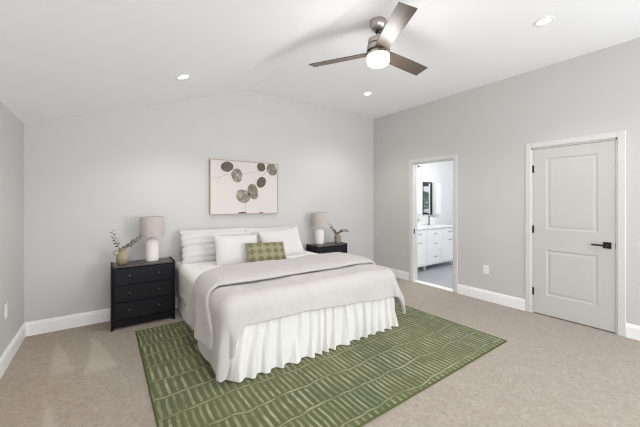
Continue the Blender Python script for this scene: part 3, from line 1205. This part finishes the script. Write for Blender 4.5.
vs = thing('stoneware_vase', 'taupe stoneware vase on the dresser near the far room corner', 'vase', (3.895, -0.27, TOPZ))
bm = bmesh.new()
lathe(bm, [(0, 0), (0.046, 0.0), (0.053, 0.008), (0.056, 0.05), (0.056, 0.10), (0.050, 0.125), (0.036, 0.138), (0.034, 0.150), (0.029, 0.150), (0.030, 0.135), (0.0, 0.10)], 30)
part('body', bm, M['stone_ceramic'], vs, smooth=True, angle=60)
bm = bmesh.new()
lathe(bm, [(0.034, 0.147), (0.038, 0.150), (0.038, 0.154), (0.033, 0.155), (0.029, 0.150), (0.034, 0.147)], 30)
part('rim', bm, M['stone_ceramic'], vs, smooth=True)
B = (3.895, -0.27, TOPZ)
sprig('dry_sprig', 'dark narrow-leaved sprig standing tall in the taupe vase', B, [(0, 0, 0.10), (-0.01, 0, 0.18), (-0.09, 0.03, 0.21), (-0.14, 0.06, 0.325)], 0.22, 20, 0.050, M['leaf_dark'], 0.48, 3, 'sprigs in the taupe vase')
sprig('dry_sprig', 'dark narrow-leaved sprig arching sideways from the taupe vase', B, [(0.0, 0, 0.10), (0.01, 0, 0.20), (0.09, -0.04, 0.235), (0.18, -0.07, 0.195)], 0.22, 18, 0.050, M['leaf_dark'], 0.48, 4, 'sprigs in the taupe vase')

# ------------------------------------------------------------------ bed
BX0, BX9, BYF0, BYH = 1.405, 3.305, -2.035, -0.035     # mattress sides, foot, head
bed = thing('bed', 'wide bed with mattress and box spring set head against the back wall', 'bed', (2.355, -1.05, 0))
OX, OY = -2.355, 1.05


def rbox(x0, x1, y0, y1, z0, z1, r, name, m, par):
    bm = bmesh.new()
    box(bm, x0 + OX, x1 + OX, y0 + OY, y1 + OY, z0, z1, r, 4)
    return part(name, bm, m, par, smooth=True)


rbox(BX0 + 0.08, BX9 - 0.04, BYF0 + 0.04, BYH, 0.13, 0.335, 0.03, 'box_spring', M['mattress'], bed)
rbox(BX0, BX9, BYF0, BYH, 0.347, 0.60, 0.05, 'mattress', M['mattress'], bed)
for lx in (BX0 + 0.12, 2.355, BX9 - 0.12):
    for ly in (BYF0 + 0.14, BYH - 0.14):
        bm = bmesh.new()
        zf = 0.0125 if ly < -0.56 else 0.0
        lathe(bm, [(0, zf), (0.022, zf), (0.03, 0.129), (0, 0.129)], 16, lx + OX, ly + OY)
        part('leg', bm, M['black_metal'], bed, smooth=True, angle=40)

# gathered skirt on three sides
bm = bmesh.new()
path = []
ry = 0.05
xl, xr, yf = BX0 + 0.045, BX9 + 0.003, BYF0 - 0.003
npt = 150
for k in range(npt + 1):
    path.append((Vector((xl, BYH - 0.02 + (yf + ry - BYH + 0.02) * k / npt)), Vector((-1, 0))))
for k in range(1, 8):
    a = pi + (pi / 2) * k / 8
    path.append((Vector((xl + ry + ry * cos(a), yf + ry + ry * sin(a))), Vector((cos(a), sin(a)))))
npf = 330
for k in range(npf + 1):
    path.append((Vector((xl + ry + (xr - xl - 2 * ry) * k / npf, yf)), Vector((0, -1))))
for k in range(1, 8):
    a = 1.5 * pi + (pi / 2) * k / 8
    path.append((Vector((xr - ry + ry * cos(a), yf + ry + ry * sin(a))), Vector((cos(a), sin(a)))))
for k in range(npt + 1):
    path.append((Vector((xr, yf + ry + (BYH - 0.02 - yf - ry) * k / npt)), Vector((1, 0))))
sk = []
s = 0.0
for i, (p, n) in enumerate(path):
    if i:
        s += (p - path[i - 1][0]).length
    sk.append(s)
nz = 12
rows = []
for j in range(nz + 1):
    h = j / nz
    row = []
    for i, (p, n) in enumerate(path):
        s = sk[i]
        ph = s + 0.05 * noise.noise(Vector((s * 3.1, h * 0.8, 0.3)))
        f1 = sin(2 * pi * ph / 0.118 + 5.0 * noise.noise(Vector((s * 3.3, h * 0.4, 7.7)))) * (0.65 + 0.9 * abs(noise.noise(Vector((s * 4.1, 2.0, 0.2)))))
        f2 = sin(2 * pi * ph / 0.047 + 3.0 * noise.noise(Vector((s * 6, h, 1.7))))
        f3 = noise.noise(Vector((s * 2.2, h * 1.2, 4.0)))
        on_rug = (-0.56 > p.y)
        am = 1.0 if on_rug else 0.35
        if n.x < -0.02:
            am = 0.35
        elif n.y < -0.9:
            am *= 0.4 + 0.6 * min(1, max(0, (p.x - xl) / 0.25))
        amp = am * (0.016 + 0.028 * h ** 0.6)
        off = amp * f1 + am * (0.004 + 0.003 * h) * f2 * (1 - 0.5 * h) + am * 0.040 * h * f3 + am * 0.012 * h * h + 0.006
        zb = 0.0145 if p.y < -0.50 else 0.004
        zt = 0.44 if n.x > -0.5 else 0.342
        z = zt + (zb - zt) * h
        if j == nz:
            z += 0.005 * (1 + f3)
        q = p + n * max(0.004, off)
        row.append(bm.verts.new((q.x + OX, q.y + OY, z)))
    rows.append(row)
grid_faces(bm, rows)
skirt = part('bed_skirt', bm, M['skirt'], bed, smooth=True)
skirt['label'] = 'gathered white cotton bed skirt'
subsurf(skirt, 1)


# drape: cloth laid over the rounded mattress; o = distance above the mattress surface
def drape(u, v, o, r=0.07, flare=0.10, wave=None):
    x0, x1, y0 = BX0 + r, BX9 - r, BYF0 + r
    cx = min(max(u, x0), x1)
    cy = max(v, y0)
    du, dv = u - cx, v - cy
    d = sqrt(du * du + dv * dv)
    if d < 1e-7:
        return Vector((u, v, 0.60 + o)), 0.0
    nx_, ny_ = du / d, dv / d
    if du < 0:
        flare *= 0.6
    R = r + 0.5 * o
    q = r * pi / 2
    if d < q:
        a = d / r
        hor, drop, e = R * sin(a), (r + 0.8 * o) * (1 - cos(a)), 0.0
    else:
        e = d - q
        hor, drop = R + e * sin(flare), r + 0.8 * o + e * cos(flare)
    if wave is not None:
        hor += wave(u, v, cx, cy, du, dv, e)
    z = 0.60 + o - drop
    return Vector((cx + nx_ * hor, cy + ny_ * hor, z)), e


# quilted coverlet
bm = bmesh.new()
rows = []
nu, nv = 84, 40


def wave_c(u, v, cx, cy, du, dv, e):
    return min(1, e / 0.25) * 0.006 * sin(v * 17 + 2 * noise.noise(Vector((v * 3, 0, 0)))) - 0.02 * min(1, e / .25)


for j in range(nv + 1):
    v = -0.05 - 1.25 * j / nv
    row = []
    for i in range(nu + 1):
        u = (BX0 - 0.345) + (BX9 - BX0 + 0.69) * i / nu
        p, e = drape(u, v, 0.009, 0.055, 0.03, wave_c)
        p.z += 0.004 * noise.noise(Vector((u * 6, v * 6, 1)))
        row.append(bm.verts.new(p))
    rows.append(row)
grid_faces(bm, rows)
cov = tag(finish('coverlet', bm, M['coverlet'], smooth=True), 'white textured coverlet hanging over the bed side beneath the comforter', 'coverlet')
sm = cov.modifiers.new('thick', 'SOLIDIFY')
sm.thickness = 0.006
sm.offset = 0.0

# comforter, its head end folded back over itself
NU = 128
uL, uR = BX0 - 0.41, BX9 + 0.36


def sstep(a, b, x):
    t = min(1, max(0, (x - a) / (b - a)))
    return t * t * (3 - 2 * t)


def side_hang(u):
    """0 on top of the bed, 1 at the hanging hem"""
    if u < BX0:
        return (BX0 - u) / (BX0 - uL)
    if u > BX9:
        return (u - BX9) / (uR - BX9)
    return 0.0


def v_head(u):
    h = side_hang(u)
    k = max(0.0, 1 - abs(u - BX0 + 0.02) / 0.34)
    return -1.10 - 0.18 * k * k * (3 - 2 * k) + 0.12 * h ** 1.5 + 0.02 * sin((u - BX0) * 5)


def v_band(u):
    h = side_hang(u)
    return -1.71 - 0.13 * min(1, h * 1.6) + 0.03 * noise.noise(Vector((u * 2.5, 0, 3)))


def v_foot(u):
    t = (u - BX0) / (BX9 - BX0)
    return BYF0 - 0.150 - 0.075 * sstep(0.25, 1.0, t) - 0.21 * sstep(0.085, 0.0, t)


def wave_a(u, v, cx, cy, du, dv, e):
    k = min(1.0, e / 0.22)
    if abs(du) > 1e-6 and abs(dv) > 1e-6:           # corner: deep flutes
        th = math.atan2(-dv, abs(du))
        return k * ((0.022 if du < 0 else 0.03) * cos((th - 0.45) * (5.0 if du < 0 else 4.0)) * sstep(0, 0.3, e) + (-0.02 if du < 0 else 0.05))
    s_ = v if abs(du) > 1e-6 else u
    base = 0.016 * sin(s_ * 11 + 3 * noise.noise(Vector((s_ * 2.0, 1.0 if abs(du) > 1e-6 else 5.0, 0))))
    edge = 0.010 * noise.noise(Vector((s_ * 8, e * 6, 9)))
    end = 1.0
    return k * (base + edge) + k * (0 if du < 1e-6 else 0.07)


def puff(u, v, lay):
    a = 0.016 * noise.noise(Vector((u * 2.6, v * 2.6, lay * 7)))
    b = 0.009 * noise.noise(Vector((u * 6.0 + 2 * v, v * 5.0, lay * 3 + 1)))
    c = 0.006 * noise.noise(Vector((u * 15.0 + 4 * v, v * 9.0, lay + 5)))
    return a + b + c


O1, O2 = 0.030, 0.088
bm = bmesh.new()
rows = []
spec = []
n1, nf, n2 = 66, 5, 34
for j in range(n1 + 1):
    spec.append(('a', j / n1))
for j in range(1, nf + 1):
    spec.append(('f', j / (nf + 1)))
for j in range(n2 + 1):
    spec.append(('b', j / n2))
for kind, t in spec:
    row = []
    for i in range(NU + 1):
        u = uL + (uR - uL) * i / NU
        vh = v_head(u)
        if kind == 'a':
            vf = v_foot(u)
            v = vf + (vh - vf) * t
            o = O1 + puff(u, v, 0) * (0.35 if v > -1.70 else 1.0)
            # the loft thins out to the hems
        elif kind == 'f':
            a = pi * t
            v = vh + 0.5 * (O2 - O1) * sin(a)
            o = O1 + (O2 - O1) * 0.5 * (1 - cos(a)) + 0.35 * puff(u, v, 0)
        else:
            vb = v_band(u)
            v = vh + (vb - vh) * t
            o = O2 + 0.35 * puff(u, v, 0) + puff(u, v, 2) * 0.6 + 0.010 * sin(pi * t)
            o -= 0.014 * sstep(0.85, 1.0, t)
        uu = u
        if kind == 'a' and u < BX0:
            uu = BX0 + (u - BX0) * (1.0 + 0.26 * sstep(-1.35, -1.75, v) + 0.04 * sstep(-1.75, -2.2, v))
        if kind == 'b':
            h = side_hang(u)
            uu = u + (0.03 * h if u < BX0 else -0.03 * h)
        p, e = drape(uu, v, o, 0.075, 0.10, wave_a)
        row.append(bm.verts.new(p))
    rows.append(row)
grid_faces(bm, rows)
zmin = 0.036
for vtx in bm.verts:
    if vtx.co.z < zmin + 0.08:
        vtx.co.z = zmin + 0.08 * math.exp((vtx.co.z - zmin - 0.08) / 0.08)
cmf = tag(finish('comforter', bm, M['comforter'], smooth=True), 'puffy off-white comforter folded back across the bed', 'comforter')
sm = cmf.modifiers.new('thick', 'SOLIDIFY')
sm.thickness = 0.034
sm.offset = 0.0
subsurf(cmf, 1)


# ------------------------------------------------------------------ pillows
def pillow(name, label, m, w, h, th, loc, lean, rz=0.0, roll=0.0, ribs=0, pinch=0.07, seed=0, group=None, cat='pillow', sag=0.0):
    """stuffed cushion; local x across, local z up, local y thickness; lean tips the top towards the wall"""
    bm = bmesh.new()
    nx_, nz_ = 36, 30
    uvl = bm.loops.layers.uv.new('uv')
    sides = []
    for sgn in (-1, 1):
        rows = []
        for j in range(nz_ + 1):
            b = -1 + 2 * j / nz_
            row = []
            for i in range(nx_ + 1):
                a = -1 + 2 * i / nx_
                ea, eb = sin(a * pi / 2), sin(b * pi / 2)
                prof = max(0.0, (1 - abs(ea) ** 2.6)) ** 0.5 * max(0.0, (1 - abs(eb) ** 2.6)) ** 0.5
                x = ea * w / 2 * (1 - pinch * (1 - eb * eb) * abs(ea))
                z = eb * h / 2 * (1 - pinch * (1 - ea * ea) * abs(eb))
                y = th / 2 * prof
                if ribs:
                    rb = abs(sin(pi * (eb * 0.5 + 0.5) * ribs))
                    y *= 0.66 + 0.42 * rb ** 0.55
                    x *= 1 + 0.06 * (rb ** 0.6 - 0.6) * abs(ea) ** 3
                nn = noise.noise(Vector((x * 6 + seed, z * 6, sgn + seed)))
                y += prof * 0.010 * nn
                z -= sag * (1 - ea * ea) * max(0, eb)
                row.append((x, sgn * y, z, a, b))
            rows.append(row)
        sides.append(rows)
    vmap = []
    fv = [[bm.verts.new(q[:3]) for q in row] for row in sides[0]]
    bv = []
    for j, row in enumerate(sides[1]):
        r_ = []
        for i, q in enumerate(row):
            if i in (0, nx_) or j in (0, nz_):
                r_.append(fv[j][i])
            else:
                r_.append(bm.verts.new(q[:3]))
        bv.append(r_)
    for grid in (fv, bv):
        for j in range(nz_):
            for i in range(nx_):
                f = bm.faces.new((grid[j][i], grid[j][i + 1], grid[j + 1][i + 1], grid[j + 1][i]))
                for lp, (di, dj) in zip(f.loops, ((0, 0), (1, 0), (1, 1), (0, 1))):
                    ea = sin((-1 + 2 * (i + di) / nx_) * pi / 2)
                    eb = sin((-1 + 2 * (j + dj) / nz_) * pi / 2)
                    lp[uvl].uv = (ea * 0.5 + 0.5, eb * 0.5 + 0.5)
    o = finish(name, bm, m, smooth=True)
    o.matrix_world = Matrix.Translation(loc) @ Matrix.Rotation(rz, 4, 'Z') @ Matrix.Rotation(radians(-lean), 4, 'X') @ Matrix.Rotation(roll, 4, 'Y')
    tag(o, label, cat, group)
    return o


pillow('pillow_sham', 'white ribbed pillow with horizontal channels leaning on the wall beside the lamp and pitcher', M['white_cotton'], 0.86, 0.45, 0.18, (1.880, -0.20, 0.805), 20, ribs=6, pinch=0.02, seed=1, group='sleeping pillows along the wall')
pillow('pillow_sham', 'plain white pillow mostly hidden in the middle of the back pillow row', M['white_cotton'], 0.80, 0.42, 0.17, (2.66, -0.175, 0.80), 18, pinch=0.04, seed=2, group='sleeping pillows along the wall')
pillow('lumbar_cushion', 'taupe cushion peeking between the white pillows', M['taupe_fabric'], 0.78, 0.34, 0.10, (2.285, -0.345, 0.785), 20, pinch=0.10, seed=3, cat='cushion', sag=0.02)
pillow('square_pillow', 'smooth white square pillow in front of the ribbed pillow', M['white_cotton'], 0.57, 0.43, 0.17, (2.050, -0.535, 0.752), 22, roll=radians(2.5), pinch=0.05, seed=4, group='white square pillows')
pillow('square_pillow', 'smooth white square pillow behind the green cushion nearest the far dresser', M['white_cotton'], 0.66, 0.46, 0.17, (2.755, -0.42, 0.775), 24, roll=radians(-4), pinch=0.06, seed=5, group='white square pillows')
pillow('throw_cushion', 'small green oblong cushion woven with darker diamonds', M['diamond'], 0.54, 0.28, 0.12, (2.362, -0.73, 0.732), 30, roll=radians(2.5), pinch=0.05, seed=6, cat='cushion')

# ------------------------------------------------------------------ art above the bed
AX0, AX1, AZ0, AZ1 = 1.846, 2.885, 1.20, 1.972
art = thing('framed_art', 'pale canvas print of grey-green round leaves in a thin oak frame above the bed', 'picture', ((AX0 + AX1) / 2, 0, AZ0))
ax = (AX0 + AX1) / 2
bm = bmesh.new()
fw = 0.010
for q in ((AX0, AX0 + fw, AZ0, AZ1), (AX1 - fw, AX1, AZ0, AZ1), (AX0 + fw, AX1 - fw, AZ0, AZ0 + fw), (AX0 + fw, AX1 - fw, AZ1 - fw, AZ1)):
    box(bm, q[0] - ax, q[1] - ax, -0.042, -0.004, q[2] - AZ0, q[3] - AZ0)
part('frame', bm, M['frame_wood'], art)
t = NT('washed_leaf_print')
v = t.coord()
n = t.noise(v, 11.0, 5, 0.65)
t.base(t.ramp(n, [(0.30, srgb(98, 93, 80)), (0.52, srgb(136, 130, 115)), (0.72, srgb(186, 180, 166))]), 0.8)
M['print_leaf'] = t.m
t = NT('washed_leaf_print_dark')
v = t.coord()
n = t.noise(v, 11.0, 5, 0.65)
t.base(t.ramp(n, [(0.30, srgb(72, 69, 58)), (0.55, srgb(98, 94, 80)), (0.8, srgb(134, 128, 112))]), 0.8)
M['print_dark'] = t.m
M['canvas'] = fabric('canvas_cloth', srgb(216, 209, 205), srgb(212, 204, 200), 500, 0.1, sheen=0.0)
M['print_stem'] = paint('print_stem', srgb(176, 166, 152), 0.8, 0.0)
bm = bmesh.new()
box(bm, AX0 + fw - ax, AX1 - fw - ax, -0.034, -0.006, fw, AZ1 - AZ0 - fw)


def blob(x, z, rx, rz, rot, mi, seed, clip=True):
    c = bm.verts.new((x - ax, -0.0352, z - AZ0))
    vs = []
    for k in range(40):
        a = 2 * pi * k / 40
        rr = 1 + 0.10 * noise.noise(Vector((cos(a) * 1.2 + seed, sin(a) * 1.2, seed)))
        px, pz = rx * rr * cos(a), rz * rr * sin(a)
        X = x + px * cos(rot) - pz * sin(rot)
        Z = z + px * sin(rot) + pz * cos(rot)
        X = min(max(X, AX0 + fw), AX1 - fw)
        Z = min(max(Z, AZ0 + fw), AZ1 - fw)
        vs.append(bm.verts.new((X - ax, -0.0352, Z - AZ0)))
    for k in range(40):
        bm.faces.new((c, vs[k], vs[(k + 1) % 40])).material_index = mi


def stroke(pts, w):
    P = bez(pts, 16) if len(pts) < 5 else [Vector(q) for q in pts]
    prev = None
    for i, q in enumerate(P):
        tg = (P[min(i + 1, len(P) - 1)] - P[max(0, i - 1)]).normalized()
        nn = Vector((-tg.y, tg.x)) * w * 0.5
        cur = (bm.verts.new((q.x + nn.x - ax, -0.0347, q.y + nn.y - AZ0)), bm.verts.new((q.x - nn.x - ax, -0.0347, q.y - nn.y - AZ0)))
        if prev:
            bm.faces.new((prev[0], prev[1], cur[1], cur[0])).material_index = 3
        prev = cur


def vec2(l):
    return [Vector((a, b, 0)) for a, b in l]


stroke(vec2([(1.858, 1.711), (1.94, 1.708), (2.05, 1.75), (2.137, 1.789), (2.23, 1.782), (2.332, 1.786), (2.44, 1.81), (2.538, 1.836), (2.667, 1.889), (2.785, 1.937)]), 0.006)
stroke(vec2([(2.785, 1.937), (2.72, 1.88), (2.667, 1.822), (2.59, 1.73), (2.524, 1.657), (2.426, 1.55), (2.375, 1.44), (2.358, 1.343), (2.358, 1.213)]), 0.007)
stroke(vec2([(1.985, 1.725), (1.95, 1.68), (1.945, 1.63)]), 0.004)
blob(2.085, 1.876, 0.090, 0.072, 0.15, 2, 1)
blob(2.225, 1.760, 0.080, 0.100, 0.10, 1, 2)
blob(2.603, 1.905, 0.066, 0.068, 0.4, 2, 3)
blob(2.778, 1.880, 0.085, 0.098, 0.5, 1, 4)
blob(2.603, 1.675, 0.070, 0.085, -0.55, 2, 5)
blob(2.470, 1.530, 0.080, 0.118, 0.30, 1, 6)
blob(2.319, 1.462, 0.112, 0.094, -0.55, 1, 7)
blob(2.31, 1.208, 0.070, 0.026, 0.0, 2, 8)
blob(2.605, 1.207, 0.034, 0.018, 0.0, 2, 9)
part('canvas', bm, [M['canvas'], M['print_leaf'], M['print_dark'], M['print_stem']], art)

# ------------------------------------------------------------------ ceiling fan
FX, FY = 2.726, -2.321
fz = ceil_z(FX)
fan = thing('ceiling_fan', 'brushed nickel ceiling fan with three grey-brown blades and a lit bowl', 'ceiling fan', (FX, FY, fz))


def fl(name, prof, m, par=fan, n=40, ang=40):
    bm = bmesh.new()
    lathe(bm, [(r, z - fz) for r, z in prof], n)
    return part(name, bm, m, par, smooth=True, angle=ang)


fl('canopy', [(0, fz + 0.003), (0.074, fz + 0.003), (0.075, fz - 0.012), (0.072, fz - 0.045), (0.060, fz - 0.075), (0.042, fz - 0.090), (0, fz - 0.092)], M['nickel'])
fl('ball_joint', [(0, fz - 0.088), (0.026, fz - 0.090), (0.028, fz - 0.102), (0.020, fz - 0.114), (0, fz - 0.116)], M['black_metal'])
fl('downrod', [(0, fz - 0.110), (0.0125, fz - 0.110), (0.0125, 2.890), (0.022, 2.887), (0.024, 2.868), (0, 2.868)], M['nickel'], n=20)
fl('motor_housing', [(0, 2.872), (0.03, 2.872), (0.088, 2.869), (0.094, 2.863), (0.094, 2.822), (0.090, 2.819), (0.083, 2.818), (0.083, 2.812), (0.0, 2.811)], M['nickel'])
fl('motor_ring', [(0, 2.8105), (0.098, 2.8105), (0.103, 2.806), (0.103, 2.777), (0.106, 2.775), (0.106, 2.762), (0.100, 2.7605), (0, 2.7605)], M['nickel'])
fl('switch_housing', [(0, 2.7395), (0.100, 2.7395), (0.106, 2.737), (0.107, 2.722), (0.102, 2.720), (0, 2.720)], M['nickel'])
fl('hub', [(0, 2.7600), (0.080, 2.7600), (0.080, 2.7400), (0, 2.7400)], M['nickel'])
fl('light_bowl', [(0, 2.7185), (0.100, 2.7185), (0.105, 2.712), (0.106, 2.680), (0.102, 2.658), (0.090, 2.644), (0.066, 2.637), (0, 2.634)], M['globe'], ang=80)
for k in range(3):
    a = radians(1.5 + 120 * k)
    bm = bmesh.new()
    b = bmesh.new()
    st = [(0.100, 0.060), (0.18, 0.065), (0.40, 0.070), (0.672, 0.072)]
    tl, bl = [], []
    th = 0.004
    for r, w_ in st:
        tl.append([b.verts.new((r, -w_, th)), b.verts.new((r, w_, th))])
        bl.append([b.verts.new((r, -w_, -th)), b.verts.new((r, w_, -th))])
    for i in range(3):
        b.faces.new((tl[i][0], tl[i + 1][0], tl[i + 1][1], tl[i][1]))
        b.faces.new((bl[i][0], bl[i][1], bl[i + 1][1], bl[i + 1][0]))
        for s_ in (0, 1):
            b.faces.new((tl[i][s_], tl[i + 1][s_], bl[i + 1][s_], bl[i][s_]))
    b.faces.new((tl[0][0], tl[0][1], bl[0][1], bl[0][0]))
    b.faces.new((tl[3][0], tl[3][1], bl[3][1], bl[3][0]))
    b.transform(Matrix.Rotation(radians(-14), 4, 'X'))
    merge(bm, b)
    bl_o = part('blade', bm, M['blade'], fan)
    bl_o.location = (0, 0, 2.750 - fz)
    bl_o.rotation_euler = (0, 0, a)
    bm = bmesh.new()
    box(bm, 0.081, 0.17, -0.022, 0.022, 0.0045, 0.0085, 0.001, 1)
    br = part('blade_bracket', bm, M['nickel'], bl_o)
    br.rotation_euler = (radians(-14), 0, 0)
point('fan_light', (FX, FY, 2.52), FAN_LAMP, (1.0, 0.985, 0.965), 0.11)


# ------------------------------------------------------------------ recessed ceiling lights
def downlight(x, y, label):
    z = ceil_z(x)
    k = KS if x < RX else (HR - RZ) / (W - RX)
    t = thing('recessed_light', label, 'ceiling light', (x, y, z), 0, 'recessed ceiling lights')
    t.rotation_euler = (0, -math.atan(k), 0)
    bm = bmesh.new()
    lathe(bm, [(0.052, 0.004), (0.054, -0.004), (0.070, -0.006), (0.077, -0.003), (0.078, 0.002)], 40)
    part('trim_ring', bm, M['plastic'], t, smooth=True, angle=60)
    bm = bmesh.new()
    lathe(bm, [(0, -0.0022), (0.0525, -0.0022), (0.0525, 0.003), (0, 0.003)], 40)
    part('lens', bm, M['can_lens'], t)
    s_ = spot('recessed_spot', (x, y, z - 0.06), CAN_LAMP, (1.0, 0.985, 0.96))
    return t


downlight(1.328, -0.957, 'lit recessed light in the sloped ceiling near the back wall')
downlight(3.935, -0.945, 'lit recessed light in the flat ceiling near the back wall')
downlight(1.328, -3.212, 'lit recessed light in the sloped ceiling above the camera')  # extra downlight added out of view to brighten the left side
downlight(3.945, -3.212, 'lit recessed light in the flat ceiling opposite the closed door')

S.cycles.use_denoising = True
S.cycles.filter_width = 1.1
S.cycles.max_bounces = 10
S.cycles.diffuse_bounces = 6
S.cycles.sample_clamp_indirect = 6.0
